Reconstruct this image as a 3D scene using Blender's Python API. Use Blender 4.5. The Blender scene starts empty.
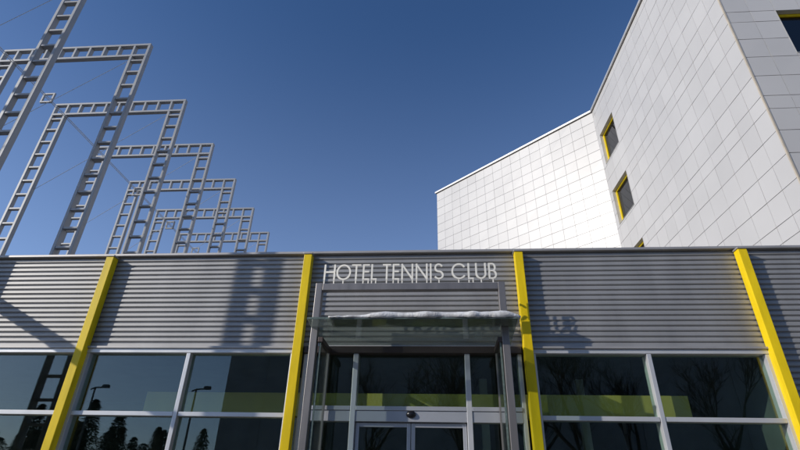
import bpy, bmesh, math, random
from mathutils import Vector, Matrix, noise
random.seed(7)
sc = bpy.context.scene
C = sc.collection
E = 1.55                                   # eye height; many heights below are measured from it

# ------------------------------------------------------------------ camera
cd = bpy.data.cameras.new('camera'); cam = bpy.data.objects.new('camera', cd); C.objects.link(cam)
cd.sensor_width = 36; cd.lens = 498.46/800*36; cd.clip_end = 3000; cd.clip_start = .05
R_ = Vector((0.9972065, 0.07157260, 0.02136725)); U_ = Vector((0.01657946, -0.4910228, 0.8709889)); F_ = Vector((-0.07283075, 0.8682016, 0.4908378))
M = Matrix((R_, U_, -F_)).transposed().to_4x4(); M.translation = Vector((0, 0, E))
cam.matrix_world = M
sc.camera = cam

# ------------------------------------------------------------------ world + sun
SUN = Vector((1.9, 1.0, -0.96)).normalized()          # direction the light travels
elev = math.asin(-SUN.z); azim = math.atan2(-SUN.x, -SUN.y)   # clockwise from +Y
w = bpy.data.worlds.new('World'); sc.world = w; w.use_nodes = True
nt = w.node_tree; nt.nodes.clear()
out = nt.nodes.new('ShaderNodeOutputWorld'); bg = nt.nodes.new('ShaderNodeBackground'); sky = nt.nodes.new('ShaderNodeTexSky')
sky.sky_type = 'NISHITA'; sky.sun_disc = False; sky.sun_elevation = elev; sky.sun_rotation = azim
sky.air_density = 1.0; sky.dust_density = 0.8; sky.ozone_density = 8.5; sky.altitude = 0
bg.inputs['Strength'].default_value = 0.12
nt.links.new(sky.outputs[0], bg.inputs[0])
# thin winter haze: the air pales towards the horizon all the way round
wc = nt.nodes.new('ShaderNodeTexCoord'); sx = nt.nodes.new('ShaderNodeSeparateXYZ'); hr = nt.nodes.new('ShaderNodeMapRange'); pw = nt.nodes.new('ShaderNodeMath')
hr.inputs['From Min'].default_value = .80; hr.inputs['From Max'].default_value = 0.0; pw.operation = 'POWER'; pw.inputs[1].default_value = 1.5
bg2 = nt.nodes.new('ShaderNodeBackground'); bg2.inputs[0].default_value = (.265, .30, .385, 1); ad_ = nt.nodes.new('ShaderNodeAddShader')
nt.links.new(wc.outputs['Generated'], sx.inputs[0]); nt.links.new(sx.outputs['Z'], hr.inputs[0]); nt.links.new(hr.outputs[0], pw.inputs[0]); nt.links.new(pw.outputs[0], bg2.inputs[1])
nt.links.new(bg.outputs[0], ad_.inputs[0]); nt.links.new(bg2.outputs[0], ad_.inputs[1]); nt.links.new(ad_.outputs[0], out.inputs[0])
ld = bpy.data.lights.new('sun', 'SUN'); ld.energy = 3.4; ld.angle = math.radians(0.53); ld.color = (1.0, 0.945, 0.86)
lo = bpy.data.objects.new('sun', ld); C.objects.link(lo); lo.rotation_euler = SUN.to_track_quat('-Z', 'Y').to_euler()
vs = sc.view_settings; vs.view_transform = 'Standard'; vs.look = 'None'; vs.exposure = 0; vs.gamma = 1; vs.use_curve_mapping = False
sc.render.engine = 'CYCLES'
sc.cycles.max_bounces = 10; sc.cycles.transparent_max_bounces = 24; sc.cycles.glossy_bounces = 5

# ------------------------------------------------------------------ materials
def mat(name, col, rough=.6, metal=0., spec=.5, var=.0, vscale=3., bump=0., bscale=40., dirt=None, vec='Object', stretch=(1, 1, 1)):
    """procedural principled material: base colour broken up by noise, optional dirt patches and bump"""
    m = bpy.data.materials.new(name); m.use_nodes = True; t = m.node_tree; b = t.nodes['Principled BSDF']
    b.inputs['Roughness'].default_value = rough; b.inputs['Metallic'].default_value = metal
    b.inputs['Specular IOR Level'].default_value = spec
    tc = t.nodes.new('ShaderNodeTexCoord'); mp = t.nodes.new('ShaderNodeMapping'); mp.inputs['Scale'].default_value = stretch
    t.links.new(tc.outputs[vec], mp.inputs[0])
    n = t.nodes.new('ShaderNodeTexNoise'); n.inputs['Scale'].default_value = vscale; n.inputs['Detail'].default_value = 6
    t.links.new(mp.outputs[0], n.inputs[0])
    r = t.nodes.new('ShaderNodeValToRGB')
    c = Vector(col[:3])
    r.color_ramp.elements[0].position = .3; r.color_ramp.elements[1].position = .7
    d = Vector(dirt) if dirt else c*(1-var)
    r.color_ramp.elements[0].color = (*(d), 1); r.color_ramp.elements[1].color = (*[min(1, x*(1+var*.5)) for x in c], 1)
    t.links.new(n.outputs[0], r.inputs[0]); t.links.new(r.outputs[0], b.inputs['Base Color'])
    mr = t.nodes.new('ShaderNodeMapRange'); mr.inputs['To Min'].default_value = max(0, rough-.08); mr.inputs['To Max'].default_value = min(1, rough+.08)
    t.links.new(n.outputs[0], mr.inputs[0]); t.links.new(mr.outputs[0], b.inputs['Roughness'])
    if bump:
        n2 = t.nodes.new('ShaderNodeTexNoise'); n2.inputs['Scale'].default_value = bscale; n2.inputs['Detail'].default_value = 4
        t.links.new(mp.outputs[0], n2.inputs[0])
        bp = t.nodes.new('ShaderNodeBump'); bp.inputs['Strength'].default_value = bump; bp.inputs['Distance'].default_value = .02
        t.links.new(n2.outputs[0], bp.inputs['Height']); t.links.new(bp.outputs[0], b.inputs['Normal'])
    return m

def glass_mat(name, tint, ior=1.5, boost=0.0, rough=0.0, dirt=0.0, dirtcol=(.5, .5, .48), wav=0.0, dscale=(1.5, 6, 6)):
    """flat glazing: fresnel reflection over a tinted see-through pane, optional film of dirt"""
    m = bpy.data.materials.new(name); m.use_nodes = True; t = m.node_tree; t.nodes.clear()
    o = t.nodes.new('ShaderNodeOutputMaterial'); mx = t.nodes.new('ShaderNodeMixShader')
    tr = t.nodes.new('ShaderNodeBsdfTransparent'); tr.inputs[0].default_value = (*tint, 1)
    gl = t.nodes.new('ShaderNodeBsdfGlossy'); gl.inputs['Roughness'].default_value = rough; gl.inputs[0].default_value = (1, 1, 1, 1)
    fr = t.nodes.new('ShaderNodeFresnel'); fr.inputs[0].default_value = ior
    ge = t.nodes.new('ShaderNodeNewGeometry'); im = t.nodes.new('ShaderNodeMapRange')     # leaving the pane costs as much as entering it
    im.inputs['To Min'].default_value = ior; im.inputs['To Max'].default_value = 1/ior
    t.links.new(ge.outputs['Backfacing'], im.inputs[0]); t.links.new(im.outputs[0], fr.inputs[0])
    ad = t.nodes.new('ShaderNodeMath'); ad.operation = 'ADD'; ad.inputs[1].default_value = boost; ad.use_clamp = True
    t.links.new(fr.outputs[0], ad.inputs[0]); t.links.new(ad.outputs[0], mx.inputs[0])
    t.links.new(tr.outputs[0], mx.inputs[1]); t.links.new(gl.outputs[0], mx.inputs[2])
    tc = t.nodes.new('ShaderNodeTexCoord'); mp = t.nodes.new('ShaderNodeMapping'); mp.inputs['Scale'].default_value = dscale
    t.links.new(tc.outputs['Object'], mp.inputs[0])
    n = t.nodes.new('ShaderNodeTexNoise'); n.inputs['Scale'].default_value = 1.2; n.inputs['Detail'].default_value = 7; t.links.new(mp.outputs[0], n.inputs[0])
    if wav:
        n3 = t.nodes.new('ShaderNodeTexNoise'); n3.inputs['Scale'].default_value = .9; n3.inputs['Detail'].default_value = 1
        t.links.new(tc.outputs['Object'], n3.inputs[0])
        bp = t.nodes.new('ShaderNodeBump'); bp.inputs['Strength'].default_value = wav; bp.inputs['Distance'].default_value = .01
        t.links.new(n3.outputs[0], bp.inputs['Height']); t.links.new(bp.outputs[0], gl.inputs['Normal'])
    last = mx
    if dirt:
        df = t.nodes.new('ShaderNodeBsdfDiffuse'); df.inputs[0].default_value = (*dirtcol, 1)
        tl = t.nodes.new('ShaderNodeBsdfTranslucent'); tl.inputs[0].default_value = (*dirtcol, 1)
        dm = t.nodes.new('ShaderNodeMixShader'); t.links.new(df.outputs[0], dm.inputs[1]); t.links.new(tl.outputs[0], dm.inputs[2])
        mr = t.nodes.new('ShaderNodeMapRange'); mr.inputs['From Min'].default_value = .35; mr.inputs['From Max'].default_value = .75
        mr.inputs['To Min'].default_value = dirt*.12; mr.inputs['To Max'].default_value = dirt
        t.links.new(n.outputs[0], mr.inputs[0])
        m2 = t.nodes.new('ShaderNodeMixShader'); t.links.new(mr.outputs[0], m2.inputs[0])
        t.links.new(mx.outputs[0], m2.inputs[1]); t.links.new(dm.outputs[0], m2.inputs[2]); last = m2
    t.links.new(last.outputs[0], o.inputs[0])
    return m

def tile_mat(name, col):
    """white panels: each panel (mesh island) a slightly different tone and gloss"""
    m = mat(name, col, rough=.36, spec=.42, var=.06, vscale=.35)
    t = m.node_tree; b = t.nodes['Principled BSDF']
    g = t.nodes.new('ShaderNodeNewGeometry'); mr = t.nodes.new('ShaderNodeMapRange')
    mr.inputs['To Min'].default_value = .95; mr.inputs['To Max'].default_value = 1.025
    t.links.new(g.outputs['Random Per Island'], mr.inputs[0])
    src = b.inputs['Base Color'].links[0].from_socket
    mu = t.nodes.new('ShaderNodeVectorMath'); mu.operation = 'SCALE'
    t.links.new(src, mu.inputs[0]); t.links.new(mr.outputs[0], mu.inputs['Scale']); t.links.new(mu.outputs[0], b.inputs['Base Color'])
    return m

M_clad = mat('ribbed_silver_cladding', (.365, .357, .350), rough=.55, metal=.45, var=.12, vscale=1.6, stretch=(1.6, 1, .35))
M_coping = mat('coping_metal', (.42, .40, .385), rough=.5, metal=.4, var=.12, vscale=2)
M_yellow = mat('yellow_paint', (.86, .61, .006), rough=.45, spec=.3, var=.16, vscale=3, stretch=(2.5, 2.5, .5), bump=.08, bscale=30)
M_cap = mat('cap_metal', (.16, .13, .11), rough=.5, metal=.5, var=.2)
M_alu = mat('window_aluminium', (.62, .62, .63), rough=.4, metal=.35, var=.06)
M_header = mat('header_aluminium', (.50, .51, .54), rough=.36, metal=.45, var=.06, vscale=2)
M_brown = mat('dark_bronze_steel', (.085, .065, .06), rough=.5, metal=.4, var=.15)
M_steel = mat('brushed_steel', (.27, .25, .24), rough=.42, metal=.6, var=.12, vscale=8, stretch=(1, 1, .15))
M_glass = glass_mat('window_glass', (.80, .90, .85), ior=1.52, boost=.012, wav=.07)
M_glass2 = glass_mat('hotel_glass', (.12, .13, .13), ior=1.5, boost=.02)
M_canopy = glass_mat('canopy_glass', (.68, .74, .71), ior=1.5, boost=.05, dirt=.42, dirtcol=(.36, .37, .34), dscale=(.8, 5, 5))
M_side = glass_mat('side_glass', (.70, .76, .73), ior=1.5, boost=.0, dirt=.03)
M_edge = mat('glass_edge', (.13, .17, .155), rough=.25, var=.3, vscale=25)
M_snow = mat('old_snow', (.80, .80, .80), rough=.75, var=.0, dirt=(.50, .48, .46), vscale=7, bump=.5, bscale=30)
M_sign = mat('sign_metal', (.98, .92, .80), rough=.6, metal=.35, var=.05)
M_dark = mat('interior_dark', (.10, .105, .10), rough=.8, var=.2)
M_floor = mat('interior_floor', (.06, .055, .05), rough=.55, var=.2)
M_band = mat('interior_yellow', (.58, .43, .10), rough=.6, var=.06)
M_black = mat('black_plastic', (.012, .012, .014), rough=.3, var=.1)
M_white = mat('white_paint_steel', (.35, .35, .35), rough=.5, metal=.1, var=.08, vscale=2)
M_wire = mat('wire_steel', (.62, .63, .64), rough=.5, metal=.1, var=.05)
M_tile = tile_mat('white_hotel_panel', (.575, .55, .522))
M_joint = mat('panel_joint', (.22, .215, .21), rough=.8, var=.2)
M_hcop = mat('hotel_coping', (.6, .59, .57), rough=.4, metal=.3, var=.1)
M_roof = mat('roof_felt', (.11, .11, .115), rough=.9, var=.3, vscale=1.5, bump=.4)
M_trim = mat('corner_trim', (.55, .47, .36), rough=.6, var=.15)
M_reveal = mat('reveal_metal', (.55, .53, .50), rough=.5, metal=.2, var=.1)
M_bark = mat('bark', (.035, .028, .024), rough=.9, var=.4, vscale=6, bump=.6)
M_needle = mat('needles', (.022, .035, .018), rough=.8, var=.5, vscale=1.5)
M_office = mat('office_render', (.46, .45, .44), rough=.8, var=.2, vscale=.4)
M_ground = mat('paving', (.17, .165, .16), rough=.85, var=.25, vscale=.6, bump=.3, bscale=12)
M_galv = mat('galvanised_pole', (.2, .21, .21), rough=.5, metal=.5, var=.15)

# ------------------------------------------------------------------ mesh helpers
class MB:
    def __init__(s): s.v = []; s.f = []
    def box(s, x0, x1, y0, y1, z0, z1):
        b = len(s.v)
        s.v += [(x0, y0, z0), (x1, y0, z0), (x1, y1, z0), (x0, y1, z0), (x0, y0, z1), (x1, y0, z1), (x1, y1, z1), (x0, y1, z1)]
        s.f += [[b+i for i in q] for q in ((0, 3, 2, 1), (4, 5, 6, 7), (0, 1, 5, 4), (1, 2, 6, 5), (2, 3, 7, 6), (3, 0, 4, 7))]
        return s
    def prism(s, pts, z0, z1):
        b = len(s.v); n = len(pts)
        s.v += [(x, y, z0) for x, y in pts]+[(x, y, z1) for x, y in pts]
        s.f.append([b+i for i in range(n)][::-1]); s.f.append([b+n+i for i in range(n)])
        for i in range(n): j = (i+1) % n; s.f.append([b+i, b+j, b+n+j, b+n+i])
        return s
    def loft(s, rings, close=True):
        b = len(s.v); k = len(rings[0])
        for r in rings: s.v += [tuple(p) for p in r]
        for a in range(len(rings)-1):
            for i in range(k):
                j = (i+1) % k
                s.f.append([b+a*k+i, b+a*k+j, b+(a+1)*k+j, b+(a+1)*k+i])
        if close:
            s.f.append([b+i for i in range(k)][::-1]); s.f.append([b+(len(rings)-1)*k+i for i in range(k)])
        return s
    def tube(s, pts, rad, k=8):
        pts = [Vector(p) for p in pts]; rings = []
        for i, p in enumerate(pts):
            d = (pts[min(i+1, len(pts)-1)]-pts[max(i-1, 0)]).normalized()
            a = d.cross(Vector((0, 0, 1)) if abs(d.z) < .9 else Vector((1, 0, 0))).normalized(); c = d.cross(a)
            r = rad[i] if isinstance(rad, (list, tuple)) else rad
            rings.append([p+a*math.cos(t*2*math.pi/k)*r+c*math.sin(t*2*math.pi/k)*r for t in range(k)])
        return s.loft(rings)
    def build(s, name, m, parent=None, bevel=0, smooth=False):
        me = bpy.data.meshes.new(name); me.from_pydata(s.v, [], s.f)
        me.materials.append(m)
        bm = bmesh.new(); bm.from_mesh(me); bmesh.ops.recalc_face_normals(bm, faces=bm.faces); bm.to_mesh(me); bm.free()
        if smooth: me.polygons.foreach_set('use_smooth', [True]*len(me.polygons))
        o = bpy.data.objects.new(name, me); C.objects.link(o)
        if parent: o.parent = parent; o.matrix_parent_inverse = parent.matrix_world.inverted()
        if bevel:
            bv = o.modifiers.new('bevel', 'BEVEL'); bv.width = bevel; bv.segments = 2; bv.limit_method = 'ANGLE'; bv.angle_limit = .8
        return o

def tag(o, label=None, cat=None, group=None, kind=None):
    for k, v in (('label', label), ('category', cat), ('group', group), ('kind', kind)):
        if v: o[k] = v
    return o
def thing(name, loc, label, cat, group=None):
    o = bpy.data.objects.new(name, None); C.objects.link(o); o.location = loc; o.empty_display_size = .2
    o.matrix_world = Matrix.Translation(Vector(loc))
    return tag(o, label, cat, group)

# ------------------------------------------------------------------ ground
g = MB(); g.v = [(-900, -900, 0), (900, -900, 0), (900, 900, 0), (-900, 900, 0)]; g.f = [[0, 1, 2, 3]]
tag(g.build('ground', M_ground), kind='structure')

# ------------------------------------------------------------------ low entrance building
W = 3.674; X0 = -5.949
px = lambda k: X0+k*W
zb, zt = E+2.235, E+3.905                    # cladding bottom / top
hall = thing('entrance_building', (-.4, 8, 0), 'low entrance building clad in ribbed silver metal with yellow posts and dark windows', 'building')
def ribs(x0, x1, z0, z1, pitch=.0885):
    n = max(1, round((z1-z0)/pitch)); p = (z1-z0)/n; prof = []
    for i in range(n):
        z = z1-i*p
        for y, u in ((.0, .0), (.0, .07), (-.010, .15), (-.022, .25), (-.026, .32), (-.027, .80), (-.023, .86), (-.006, .95)):
            prof.append((y, z-u*p))
    prof.append((.0, z1-n*p))
    m = MB()
    for y, z in prof: m.v += [(x0, 7.995+y, z), (x1, 7.995+y, z)]
    for i in range(len(prof)-1): m.f.append([2*i, 2*i+1, 2*i+3, 2*i+2])
    return m
for k in range(-3, 5):
    a, b = px(k)+.004, px(k+1)-.004
    o = ribs(a, b, .12 if k in (3, 4) else zb, zt).build('cladding', M_clad, hall)
    if k == 0: o['label'] = 'ribbed silver cladding panel crossed by a ladder shaped shadow'
# coping and roof, following the hotel's outline behind
cp = MB().box(px(-3)-.1, px(5)+.1, 7.90, 8.30, zt+.002, zt+.05); cp.build('coping', M_coping, hall, bevel=.008)
MB().prism([(px(-3), 8.32), (px(5), 8.32), (px(5), 10.55), (8.7, 10.55), (8.2, 20.6), (.1, 28.0), (px(-3), 28.0)], zt-.4, zt-.2).build('roof', M_roof, hall)
MB().box(px(-3)-.02, px(-3)+.18, 8.06, 28, 0, zt-.41).box(px(-3)+.2, .1, 27.8, 28, 0, zt-.41).build('outer_wall', M_joint, hall)
# interior shell
MB().box(px(-3)+.2, 5.0, 8.2, 15.0, zb+.30, zb+.40).build('ceiling', M_dark, hall)
MB().box(px(-3)+.2, 5.0, 15.02, 15.12, .0, zb+.4).build('inner_wall', M_dark, hall)
MB().box(5.12, 5.2, 8.2, 15.1, 0, zb+.4).build('partition', M_dark, hall)
MB().box(px(-3)+.2, 5.0, 8.0, 15.0, .004, .06).build('floor', M_floor, hall)
MB().box(-2.4, 3.85, 8.36, 8.54, E+1.225, E+1.585).build('gallery_beam', M_band, hall)
MB().box(-5.3, -2.6, 9.05, 9.23, E+1.345, E+1.715).build('gallery_beam', M_band, hall)
for x in (-3.2, .9, 3.0): MB().box(x, x+.16, 11.5, 11.66, .06, zb+.28).build('column', M_alu, hall)
# posts
def post(k):
    x = px(k); p = MB().box(x-.07, x+.07, 7.81, 7.957, .0, zt-.05).build('post', M_yellow, hall, bevel=.008)
    MB().box(x-.085, x+.085, 7.795, 7.955, zt-.048, zt-.02).build('post_cap', M_coping, p, bevel=.006)
for k in range(-3, 6): post(k)
# window bays
def bay(k):
    a, b = px(k), px(k+1); m = (a+b)/2
    f = MB()
    f.box(a+.05, b-.05, 7.93, 8.14, E+2.13, E+2.20)              # head
    f.box(a+.05, a+.12, 7.94, 8.13, .10, E+2.128); f.box(b-.12, b-.05, 7.94, 8.13, .10, E+2.128)
    f.box(m-.033, m+.033, 7.935, 8.15, .10, E+2.128)
    for u, v in ((a+.122, m-.042), (m+.042, b-.122)): f.box(u, v, 7.945, 8.12, E+1.145, E+1.21); f.box(u, v, 7.945, 8.12, .10, .18)
    w = f.build('window', M_alu, hall, bevel=.005)
    for u, v in ((a+.10, m-.02), (m+.02, b-.10)):
        for z0, z1 in ((.16, E+1.15), (E+1.20, E+2.15)): MB().box(u, v, 8.03, 8.042, z0, z1).build('pane', M_glass, w)
    MB().box(a+.05, b-.05, 7.90, 7.99, E+2.202, E+2.2335).build('flashing', M_coping, w)
for k in (-3, -2, -1, 0, 2): bay(k)
# plinth
for a, b in ((px(-3), px(1)-.04), (px(2)+.04, px(5))): MB().box(a, b, 7.93, 8.1, .004, .095).build('plinth', M_coping, hall)
# entrance bay with the sliding door
a, b = px(1), px(2); ml, mr_, dc = -1.32, .45, -.43
MB().box(a+.1, b-.1, 7.90, 8.12, E+2.125, E+2.2325).build('door_beam', M_brown, hall, bevel=.006)
f = MB()
f.box(a+.10, a+.16, 7.95, 8.12, .02, E+2.123); f.box(b-.16, b-.10, 7.95, 8.12, .02, E+2.123)
for x in (ml, mr_): f.box(x-.04, x+.04, 7.93, 8.13, .02, E+2.123)
for u, v in ((a+.162, ml-.042), (mr_+.042, b-.162)): f.box(u, v, 7.945, 8.11, .02, .12)
ef = f.build('window', M_alu, hall, bevel=.005)
for u, v in ((a+.14, ml-.02), (ml+.02, mr_-.02), (mr_+.02, b-.14)): MB().box(u, v, 8.03, 8.042, E+1.31, E+2.14).build('pane', M_glass, ef)
for u, v in ((a+.14, ml-.02), (mr_+.02, b-.14)): MB().box(u, v, 8.03, 8.042, .10, E+1.11).build('pane', M_glass, ef)
hd = MB()
for u, v in ((a+.162, ml-.042), (ml+.042, mr_-.042), (mr_+.042, b-.162)):
    hd.box(u, v, 7.945, 8.11, E+1.10, E+1.255); hd.box(u, v, 7.930, 8.11, E+1.258, E+1.32)
hd = hd.build('door_header', M_header, hall, bevel=.005)
s = MB(); rr = []
for i in range(9):
    t = i/8*math.pi/2
    rr.append([(dc+.075*math.cos(t)*math.cos(q*math.pi/8), 7.943-.055*math.sin(t), E+1.205+.055*math.cos(t)*math.sin(q*math.pi/8)) for q in range(16)])
s.loft(rr).build('motion_sensor', M_black, hd, smooth=True)
for u, v in ((ml+.05, dc-.006), (dc+.006, mr_-.05)):
    d = MB().box(u, u+.055, 8.00, 8.06, .02, E+1.09).box(v-.055, v, 8.00, 8.06, .02, E+1.09)
    d.box(u+.057, v-.057, 8.003, 8.057, E+1.03, E+1.09).box(u+.057, v-.057, 8.003, 8.057, .02, .12)
    d = d.build('door', M_header, hall, bevel=.004)
    MB().box(u+.05, v-.05, 8.025, 8.035, .10, E+1.04).build('pane', M_glass, d)

# ------------------------------------------------------------------ glass porch carrying the sign
porch = thing('glass_canopy', (-.43, 7.3, 0), 'glass entrance canopy with dark side panels on a steel goal shaped frame', 'canopy')
LX, RX = -1.87, .985; PL, PR = -1.765, .905
pf = MB(); zs = E+2.92
pf.box(LX-.052, LX+.052, 7.24, 7.36, 0, zs+.14); pf.box(RX-.052, RX+.052, 7.24, 7.36, 0, zs+.14)
pf.box(LX+.054, RX-.054, 7.245, 7.355, zs+.02, zs+.13)
pf.build('portal_frame', M_steel, porch, bevel=.006)
zf, zr = E+2.365, E+2.245
rg = MB(); x0, x1, y0, y1 = -1.92, 1.14, 6.95, 7.90; th = .022
rg.loft([[(x0, y0, zf), (x1, y0, zf), (x1, y0, zf+th), (x0, y0, zf+th)], [(x0, y1, zr), (x1, y1, zr), (x1, y1, zr+th), (x0, y1, zr+th)]])
rg = rg.build('glass_roof', M_canopy, porch)
MB().box(x0, x1, y0-.012, y0-.001, zf-.004, zf+th+.004).build('front_edge', M_edge, rg)
for x, sg in ((PL, 1), (PR, -1)):
    MB().box(x-.006, x+.006, 7.30, 7.89, .03, E+2.10).build('side_panel', M_side, porch)
    MB().box(x-.035, x+.035, 7.25, 7.895, E+2.115, E+2.19).build('side_rail', M_brown, porch, bevel=.004)
    MB().box(x-.018, x+.018, 7.86, 7.898, .03, E+2.11).build('wall_channel', M_steel, porch)
    MB().box(x-.012, x+.012, 7.27, 7.298, .03, E+2.113).build('glass_edge', M_edge, porch)

# snow lying on the canopy
def snow(name, xa, xb, ya, yb, hmax, label, nx=70, ny=10, seed=0):
    m = MB(); top = []; bot = []
    for i in range(nx+1):
        u = i/nx; x = xa+(xb-xa)*u; rt = []; rb = []
        env = min(1, u*3.2)**.8*min(1, (1-u)*14)**.5
        wob = .04*noise.noise((x*3, seed, 0))+.02*noise.noise((x*9, seed, 3))
        for j in range(ny+1):
            v = j/ny; y = ya+(yb-ya)*v+wob*(1-v)+.10*noise.noise((x*2, seed+7, 1))*v
            zg = zf+(zr-zf)*(y-y0)/(y1-y0)+th+.003
            pro = math.sin(math.pi*min(1, .06+v*.94))**.45 if v < 1 else 0
            h = hmax*env*pro*(.95+.34*noise.noise((x*1.3, y*2, seed)) + .10*noise.noise((x*9, y*9, seed)))
            over = -.02 if j == 0 else 0
            rt.append((x, y, zg+max(.004, h))); rb.append((x, y, zg+over if y > y0 else zg-.015))
        top.append(rt); bot.append(rb)
    rings = [t+b[::-1] for t, b in zip(top, bot)]
    return tag(m.loft(rings).build(name, M_snow, smooth=True), label, 'snow')
snow('snow_ridge', -1.60, 1.18, 6.92, 7.26, .12, 'ragged ridge of old snow lying along the front edge of the glass canopy')

# ------------------------------------------------------------------ sign: HOTEL TENNIS CLUB
sign = thing('hotel_sign', (-.45, 7.3, zs+.13), 'pale metal letters reading HOTEL TENNIS CLUB standing on the canopy frame', 'sign')
def arc(cx, cz, rx, rz, a0, a1, n=20): return [(cx+rx*math.cos(math.radians(a0+(a1-a0)*i/n)), cz+rz*math.sin(math.radians(a0+(a1-a0)*i/n))) for i in range(n+1)]
GL = {  # strokes in a unit box (x 0..1, z 0..1); True marks a closed loop
 'H': [[(.0, 0), (.0, 1)], [(1, 0), (1, 1)], [(0, .52), (1, .52)]],
 'O': [arc(.5, .5, .5, .5, 0, 360, 36)],
 'T': [[(.5, 0), (.5, 1)], [(0, 1), (1, 1)]],
 'E': [[(0, 0), (0, 1)], [(0, 1), (1, 1)], [(0, .53), (.92, .53)], [(0, 0), (1, 0)]],
 'L': [[(0, 0), (0, 1)], [(0, 0), (1, 0)]],
 'N': [[(0, 0), (0, 1)], [(1, 0), (1, 1)], [(0, 1), (1, 0)]],
 'I': [[(.5, 0), (.5, 1)]],
 'S': [arc(.5, .75, .42, .25, 35, 270, 14)+arc(.5, .25, .48, .25, 90, -145, 14)[1:]],
 'C': [arc(.55, .5, .55, .5, 42, 318, 30)],
 'U': [[(0, 1), (0, .35)]+arc(.5, .35, .5, .35, 180, 360, 18)[1:]+[(1, 1)]],
 'B': [[(0, 0), (0, 1)], [(0, 1), (.5, 1)]+arc(.5, .76, .40, .24, 90, -90, 12)[1:]+[(0, .52)], [(.02, .52), (.5, .52)]+arc(.5, .26, .5, .26, 90, -90, 12)[1:]+[(0, 0)]],
}
def ribbon(m, pts, wd, yf, yb):
    P = [Vector((p[0], p[1])) for p in pts]; n = len(P); closed = (P[0]-P[-1]).length < 1e-4; rings = []
    for i in range(n):
        if closed: d0 = (P[i]-P[i-1 if i else n-2]); d1 = (P[(i+1) if i < n-1 else 1]-P[i])
        else: d0 = P[i]-P[max(i-1, 0)]; d1 = P[min(i+1, n-1)]-P[i]
        if d0.length < 1e-6: d0 = d1
        if d1.length < 1e-6: d1 = d0
        d0.normalize(); d1.normalize(); t = (d0+d1).normalized(); nn = Vector((-t.y, t.x))
        s_ = 1/max(.5, abs(nn.dot(Vector((-d1.y, d1.x))))); o = nn*wd/2*s_; p = P[i]
        if not closed and i == 0: p = p-t*wd/2
        if not closed and i == n-1: p = p+t*wd/2
        rings.append([(p.x-o.x, yf, p.y-o.y), (p.x+o.x, yf, p.y+o.y), (p.x+o.x, yb, p.y+o.y), (p.x-o.x, yb, p.y-o.y)])
    m.loft(rings)
SW = .027; zl0, zl1 = E+3.125+SW/2, E+3.40-SW/2
rows = [('H', -1.825, -1.64), ('O', -1.622, -1.385), ('T', -1.375, -1.225), ('E', -1.195, -1.085), ('L', -1.058, -.965),
        ('T', -.872, -.74), ('E', -.712, -.605), ('N', -.572, -.382), ('N', -.342, -.152), ('I', -.118, -.088), ('S', -.055, .105),
        ('C', .225, .445), ('L', .482, .572), ('U', .602, .772), ('B', .806, .935)]
for ch, xa, xb in rows:
    m = MB(); xa += SW/2; xb -= SW/2
    for si, st in enumerate(GL[ch]):
        ribbon(m, [(xa+(xb-xa)*u, zl0+(zl1-zl0)*v) for u, v in st], SW*(1 if ch != 'N' or si < 2 else .95), 7.285+.0008*si, 7.305-.0008*si)
    o = m.build('letter', M_sign, sign)
    for x in ([xa, xb] if ch in 'HNEL' else [(xa+xb)/2]): MB().box(x-.009, x+.009, 7.290, 7.300, zs+.132, zl0-SW/2-.001).build('standoff', M_sign, o)

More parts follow.
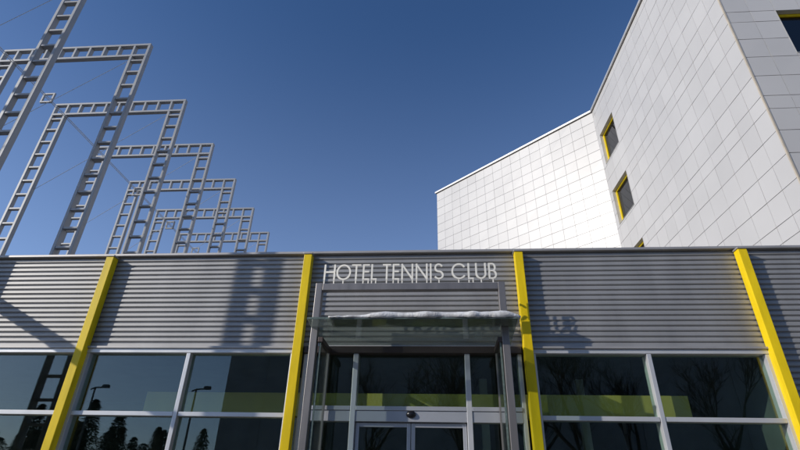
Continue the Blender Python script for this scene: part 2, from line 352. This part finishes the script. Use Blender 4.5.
# ------------------------------------------------------------------ white hotel behind
hotel = thing('hotel_tower', (8.4, 20.9, 0), 'tall white panelled hotel with yellow framed windows rising behind the entrance building', 'building')
ZR = E+18.5
pA = Vector((.075, 28.53)); pK = Vector((8.388, 20.914)); pB = Vector((8.856, 10.72)); pC = Vector((30, 10.72))
def panels(p, q, cols, rowsz, openings, gap, name, label=None):
    """wall from p to q seen from outside (q to the right): every panel its own plate over a dark backing"""
    d = (q-p); L = d.length; d = d/L; n = Vector((d.y, -d.x)); m = MB()
    def pt(s_, off, z): v = p+d*s_+n*off; return (v.x, v.y, z)
    for i in range(len(cols)-1):
        for j in range(len(rowsz)-1):
            rects = [(cols[i], cols[i+1], rowsz[j], rowsz[j+1])]
            for (oa, ob, oc, od) in openings:
                nr = []
                for (s0, s1, z0, z1) in rects:
                    if s1 <= oa or s0 >= ob or z1 <= oc or z0 >= od: nr.append((s0, s1, z0, z1)); continue
                    if s0 < oa: nr.append((s0, oa, z0, z1))
                    if s1 > ob: nr.append((ob, s1, z0, z1))
                    u0, u1 = max(s0, oa), min(s1, ob)
                    if z0 < oc: nr.append((u0, u1, z0, oc))
                    if z1 > od: nr.append((u0, u1, od, z1))
                rects = nr
            for (s0, s1, z0, z1) in rects:
                g_ = gap/2
                if s1-s0 < .03 or z1-z0 < .03: continue
                s0 += g_*.6; s1 -= g_*.6; z0 += g_; z1 -= g_
                t = [random.uniform(-.003, .003) for _ in range(4)]; b0 = len(m.v)
                for (s_, z), tt in zip(((s0, z0), (s1, z0), (s1, z1), (s0, z1)), t): m.v.append(pt(s_, .012+tt, z))
                for (s_, z) in ((s0, z0), (s1, z0), (s1, z1), (s0, z1)): m.v.append(pt(s_, -.01, z))
                m.f.append([b0, b0+1, b0+2, b0+3])
                for e in range(4): e2 = (e+1) % 4; m.f.append([b0+e, b0+4+e, b0+4+e2, b0+e2])
    o = m.build(name, M_tile, hotel)
    # backing wall with openings
    bk = MB(); segs = sorted(set([0, L]+[v for op in openings for v in op[:2]])); zz = sorted(set([0, ZR-.02]+[v for op in openings for v in op[2:]]))
    for i in range(len(segs)-1):
        for j in range(len(zz)-1):
            cs, cz = (segs[i]+segs[i+1])/2, (zz[j]+zz[j+1])/2
            if any(o_[0] < cs < o_[1] and o_[2] < cz < o_[3] for o_ in openings): continue
            b0 = len(bk.v); bk.v += [pt(segs[i], 0, zz[j]), pt(segs[i+1], 0, zz[j]), pt(segs[i+1], 0, zz[j+1]), pt(segs[i], 0, zz[j+1])]; bk.f.append([b0, b0+1, b0+2, b0+3])
    bk.build('backing_wall', M_joint, o)
    for (oa, ob, oc, od) in openings:
        dp = .22
        def slab(m_, s0, s1, f0, f1, z0, z1):
            m_.loft([[pt(s0, f0, z0), pt(s1, f0, z0), pt(s1, f1, z0), pt(s0, f1, z0)], [pt(s0, f0, z1), pt(s1, f0, z1), pt(s1, f1, z1), pt(s0, f1, z1)]]); return m_
        rv = MB(); e = .015
        slab(rv, oa, oa+e, .02, -dp, oc, od); slab(rv, ob-e, ob, .02, -dp, oc, od)
        slab(rv, oa+e+.001, ob-e-.001, .02, -dp, od-e, od); slab(rv, oa+e+.001, ob-e-.001, .03, -dp, oc, oc+e)
        wn = rv.build('window', M_reveal, hotel)
        fr = MB(); fw = .09; i0, i1, j0, j1 = oa+e+.002, ob-e-.002, oc+e+.002, od-e-.002
        slab(fr, i0, i0+fw, -dp+.09, -dp, j0, j1); slab(fr, i1-fw, i1, -dp+.09, -dp, j0, j1)
        slab(fr, i0+fw+.001, i1-fw-.001, -dp+.09, -dp, j0, j0+fw); slab(fr, i0+fw+.001, i1-fw-.001, -dp+.09, -dp, j1-fw, j1)
        fr.build('frame', M_yellow, wn, bevel=.004)
        slab(MB(), i0+fw-.02, i1-fw+.02, -dp+.045, -dp+.035, j0+fw-.02, j1-fw+.02).build('pane', M_glass2, wn)
        slab(MB(), oa-.05, ob+.05, -dp-.3, -dp-.35, oc-.05, od+.05).build('curtain', M_dark, wn)
    return o
def steps(a, b, st): n = max(1, round((b-a)/st)); return [a+(b-a)*i/n for i in range(n+1)]
LA = (pK-pA).length; LB = (pB-pK).length; LC = (pC-pB).length
rA = [ZR-.61*i for i in range(32)][::-1]
panels(pA, pK, steps(0, LA, .66), rA, [], .019, 'wall')
rB = []
for k in range(-2, 3):
    b0 = E+9.43+3.4*k
    rB += [b0, b0+.46, b0+1.195, b0+1.93, b0+2.665]
rB = [0]+[z for z in rB if .3 < z < ZR-.1]+[ZR]
ops = [(.34, 2.10, E+11.46+3.4*k, E+13.29+3.4*k) for k in (-3, -2, -1, 0, 1)]
cB = [0, .34]+[.34+.72*i for i in range(1, 13)]+[9.62, LB]
cB = sorted(c for c in cB if c <= LB)
panels(pK, pB, cB, rB, ops, .017, 'wall')
opC = [(1.45+4.6*i, 4.2+4.6*i, E+11.46+3.4*k, E+13.29+3.4*k) for i in range(4) for k in (-3, -2, -1, 0, 1)]
panels(pB, pC, steps(0, LC, .73), rB, opC, .018, 'wall')
# corner trim, coping, back faces
MB().box(pB.x-.03, pB.x+.012, pB.y-.03, pB.y+.012, 0, ZR-.01).build('corner_trim', M_trim, hotel)
def offs(pts, o_):
    res = []
    for i, p in enumerate(pts):
        ds = []
        if i > 0: ds.append((pts[i]-pts[i-1]).normalized())
        if i < len(pts)-1: ds.append((pts[i+1]-pts[i]).normalized())
        ns = [Vector((d.y, -d.x)) for d in ds]; nn = sum(ns, Vector((0, 0))).normalized()
        res.append(p+nn*o_/max(.4, nn.dot(ns[0])))
    return res
ln = [pA, pK, pB, pC]
def strip(o0, o1, z0, z1, name, m):
    A, B = offs(ln, o0), offs(ln, o1)
    A[0] = A[0]-(pK-pA).normalized()*max(0, o1); B[0] = B[0]-(pK-pA).normalized()*max(0, o1)
    return MB().loft([[(a_.x, a_.y, z0), (b_.x, b_.y, z0), (b_.x, b_.y, z1), (a_.x, a_.y, z1)] for a_, b_ in zip(A, B)]).build(name, m, hotel)
strip(-.3, .10, ZR+.04, ZR+.15, 'coping', M_hcop)
strip(-.3, .03, ZR+.005, ZR+.038, 'coping_drip', M_cap)
MB().prism([(pA.x+.02, pA.y+.02), (pK.x+.05, pK.y+.05), (pK.x+.4, pK.y+.2), (pK.x+.4, pB.y+.4), (pC.x, pB.y+.4), (30, 36), (7, 36)], ZR-.3, ZR).build('roof', M_roof, hotel)
MB().loft([[(pA.x, pA.y, 0), (pA.x+.02, pA.y+.005, 0), (pA.x+.02, pA.y+.005, ZR), (pA.x, pA.y, ZR)], [(7, 36, 0), (7.02, 36, 0), (7.02, 36, ZR), (7, 36, ZR)]]).box(7.03, 30, 35.9, 36, 0, ZR-.31).box(29.9, 30, 10.8, 35.88, 0, ZR-.31).build('back_wall', M_trim, hotel)

# ------------------------------------------------------------------ row of lattice frames
XL, XR, ZT, FS, FY = -13.18, -8.48, E+11.986, 2.37, 9.817
LWD, CH, DP = .52, .072, .14              # ladder width, chord face, chord depth
def ladder_leg(xa, foot, y):
    m = MB(); zt_ = ZT-LWD
    m.box(xa, xa+CH, y, y+DP, foot, zt_-.002); m.box(xa+LWD-CH, xa+LWD, y, y+DP, foot, zt_-.002)
    z = zt_-.17
    m.box(xa+CH, xa+LWD-CH, y+.01, y+DP-.01, z-.027, z+.027); z -= .46
    while z > foot+.1:
        m.box(xa+CH, xa+LWD-CH, y+.01, y+DP-.01, z-.027, z+.027); z -= .52
    return m
ordn = {-1: 'foremost white lattice frame, seen only mirrored in the leftmost window', 0: 'nearest visible lattice frame, its dark leg cut by the top left corner',
        1: 'tallest looking complete lattice frame, crossing the top left of the sky', 2: 'second complete lattice frame from the left, its leg behind the first yellow post',
        3: 'third complete lattice frame in the receding row above the roof', 4: 'fourth complete lattice frame in the receding row above the roof',
        5: 'fifth complete lattice frame, third from the small far end of the row', 6: 'second smallest lattice frame, near the far end of the row',
        7: 'smallest lattice frame at the far end, barely rising over the roof edge'}
for i in range(-1, 8):
    y = FY+(i-1)*FS
    XL, XR, LWD, CH = -13.18, -8.48, .52, .072
    if i == 0: y = 7.50; XR = -8.78
    if i == -1: y = 4.95; XL = -14.3; LWD = .62; CH = .10
    foot = 0 if i < 1 else zt-.2
    t = thing('lattice_frame', ((XL+XR)/2, y, foot), ordn[i], 'frame', 'white ladder frames standing in a receding row')
    for xa in (XL, XR-LWD): ladder_leg(xa, foot, y).build('leg', M_white, t, bevel=.004)
    m = MB(); m.box(XL, XR, y, y+DP, ZT-CH, ZT); m.box(XL, XR, y, y+DP, ZT-LWD, ZT-LWD+CH)
    xs = [XL, XL+LWD-CH]+[XL+LWD-CH+(XR-XL-2*LWD+CH)*k/8 for k in range(1, 9)]+[XR-CH]
    for x in xs: m.box(x, x+CH*.85 if x < XR-.2 else x+CH, y+.003, y+DP-.003, ZT-LWD+CH, ZT-CH)
    m.build('beam', M_white, t, bevel=.004)
    MB().tube([(XR-LWD, y+.1, ZT-LWD-.02), (XL+LWD-.02, y+.1, ZT-3.55)], .008, 6).build('brace_wire', M_wire, t)
    for xa in (XL, XR-LWD): MB().box(xa-.06, xa+LWD+.06, y-.06, y+DP+.06, foot+.002, foot+.03).build('foot_plate', M_galv, t)
# pair of long cables under the left hand corners with square rings
cab = MB(); xc, zc = XL+LWD+.02, ZT-LWD-.06
for dx in (-.035, .035): cab.tube([(xc+dx, 7.55, zc), (xc+dx, FY+6*FS+.1, zc)], .012, 6)
tag(cab.build('cable', M_wire), 'pair of thin steel cables running back along the left corners of the frames', 'cable')
lab = ['square steel ring on the cable left of the tallest lattice frame', 'square steel ring on the cable beside the fourth frame corner', 'small square ring on the cable low above the roof edge', 'smallest square ring on the cable just over the roof']
for yy, lb in zip((11.33, 16.9, 19.83, 22.6), lab):
    m = MB(); a_, b_ = .15, .20; zz = zc
    for x0_, x1_, z0_, z1_ in ((xc-b_, xc+b_, zz+a_, zz+b_), (xc-b_, xc+b_, zz-b_, zz-a_), (xc-b_, xc-a_, zz-a_+.001, zz+a_-.001), (xc+a_, xc+b_, zz-a_+.001, zz+a_-.001)): m.box(x0_, x1_, yy-.03, yy+.03, z0_, z1_)
    tag(m.build('cable_ring', M_white), lb, 'ring', 'square rings on the frame cable')
tag(MB().box(-9.2, -9.06, 4.95+DP+.002, 7.498, E+3.54, E+3.72).build('tie_beam', M_white), 'steel tie beam joining the two foremost lattice frames', 'beam')

# ------------------------------------------------------------------ across the street (seen mirrored in the windows)
off = thing('windowless_hall', (20, -34, 0), 'tall windowless hall across the street, seen mirrored in the right hand windows', 'building')
MB().box(-21.3, 60, -50, -34, 0, 22).build('wall', M_office, off)
MB().box(-21.6, 60.3, -50.3, -33.7, 22.002, 22.5).build('roof', M_roof, off)
for k in range(9): MB().box(-17.5+k*9, -17.3+k*9, -33.99, -33.90, 0, 22).build('pilaster', M_office, off)
def tree(x, y, h, seed, label):
    rnd = random.Random(seed); t = thing('bare_tree', (x, y, 0), label, 'tree', 'bare winter trees mirrored in the right hand windows')
    tr = MB(); cr = MB()
    def br(p, d, L, r, lv, mb):
        pts = [p]; q = p.copy(); dd = d.copy(); n = 4
        for i in range(n):
            dd = (dd+Vector((rnd.uniform(-.16, .16), rnd.uniform(-.16, .16), rnd.uniform(-.02, .14)))).normalized(); q = q+dd*L/n; pts.append(q.copy())
        rad = [r*(1-.45*i/n) for i in range(n+1)]
        mb.tube(pts, rad, 6 if lv < 2 else 4)
        if lv >= 5: return
        for c in range(3 if lv < 2 else 4):
            k = rnd.choice((1, 2, 3, 4)) if lv else (3, 4, 4)[c]
            ax = Vector((rnd.uniform(-1, 1), rnd.uniform(-1, 1), rnd.uniform(-.2, .5))).normalized()
            nd = (dd+ax*rnd.uniform(.45, .9)).normalized()
            br(pts[k].copy(), nd, L*rnd.uniform(.6, .8), max(.014, rad[k]*.66), lv+1, cr)
    br(Vector((x, y, 0)), Vector((0, 0, 1)), h*.3, h*.021, 0, tr)
    tr.build('trunk', M_bark, t); cr.build('crown', M_bark, t)
for i, (x, y, h) in enumerate(((1.5, -15, 15), (9.5, -18, 17), (17, -16, 15), (-5, -22, 14), (5.5, -21, 16), (13.5, -22, 17))):
    tree(x, y, h, 11+i, ['bare tree mirrored in the windows right of the entrance', 'largest bare tree mirrored in the right hand windows', 'bare tree mirrored beside the rightmost yellow post', 'bare tree mirrored in the door panes', 'bare tree mirrored behind the gap right of the entrance', 'bare tree mirrored beside the right hand mullion'][i])
def conifer(x, y, h, seed, label, wide=.26):
    rnd = random.Random(seed); t = thing('conifer', (x, y, 0), label, 'tree', 'dark conifers mirrored in the left hand windows')
    MB().tube([(x, y, 0), (x, y, h*.95)], [h*.02, .01], 8).build('trunk', M_bark, t)
    m = MB()
    for i in range(4200):
        u = rnd.random()**.9; a_ = rnd.uniform(0, 6.283); z = h*(.06+.94*u); R0 = (h*wide*(1-u)**(.75 if wide < .3 else .5)+.06)*(.8+.45*noise.noise((math.cos(a_)*1.5+seed, math.sin(a_)*1.5, z*1.1))); r = R0*rnd.uniform(.25, 1.1)
        c = Vector((x+r*math.cos(a_), y+r*math.sin(a_), z-.25*r)); s_ = rnd.uniform(.06, .17)*h/8
        d1 = Vector((math.cos(a_), math.sin(a_), -.35))*s_*1.8; d2 = Vector((-math.sin(a_), math.cos(a_), rnd.uniform(-.4, .4)))*s_*.6
        b0 = len(m.v); m.v += [tuple(c-d2), tuple(c+d1), tuple(c+d2)]; m.f.append([b0, b0+1, b0+2])
    m.build('crown', M_needle, t)
for i, (x, y, h) in enumerate(((-26.4, -17, 7.0), (-23.4, -18, 7.5), (-21.0, -17.5, 6.7), (-24.9, -19, 6.2), (-38, -20, 7.4), (-42, -21, 6.4), (-35, -24, 6.2), (-18.6, -19, 5.7), (-22.2, -20, 6.0), (-28.2, -19.5, 5.7), (-17.2, -22, 6.2), (-30.5, -21, 5.6), (-26.0, -21, 6.4), (-20.0, -21, 5.6), (-24.2, -22, 6.3), (-22.6, -16.5, 5.4), (-27.4, -23, 6.3), (-19.3, -16.8, 5.0), (-21.2, -23, 6.4), (-40, -23, 6.6), (-36.5, -20, 5.9))):
    conifer(x, y, h, 40+i, 'dark conifer mirrored low in the left hand windows')
for i, (x, y, h) in enumerate(((-27.6, -16, 4.8), (-25.2, -16, 5.3), (-22.9, -16, 5.0), (-20.6, -16, 5.2), (-18.4, -16.5, 4.6), (-33, -17, 5.0), (-36, -18, 5.4))):
    conifer(x, y, h, 80+i, 'broad low evergreen mirrored at the foot of the left hand windows', .42)
def lamp(x, y, h, label):
    t = thing('street_lamp', (x, y, 0), label, 'street lamp', 'street lamps mirrored in the left hand windows')
    MB().tube([(x, y, 0), (x, y, h*.5), (x, y, h)], [.07, .055, .04], 10).build('pole', M_galv, t)
    MB().tube([(x-.2, y, h-.08), (x, y, h), (x+.38, y, h+.02)], .035, 8).build('arm', M_galv, t)
    MB().loft([[(x+.5+dx, y+.12*s1, h+.0+dz) for s1, dz in ((-1, 0), (1, 0), (.6, .14), (-.6, .14))] for dx in (-.14, .02, .16)]).build('lamp_head', M_galv, t, bevel=.02)
lamp(-11.2, -7, 6.05, 'street lamp mirrored in the window left of the entrance')
lamp(-16.1, -7, 6.1, 'street lamp mirrored beside the leftmost yellow post')
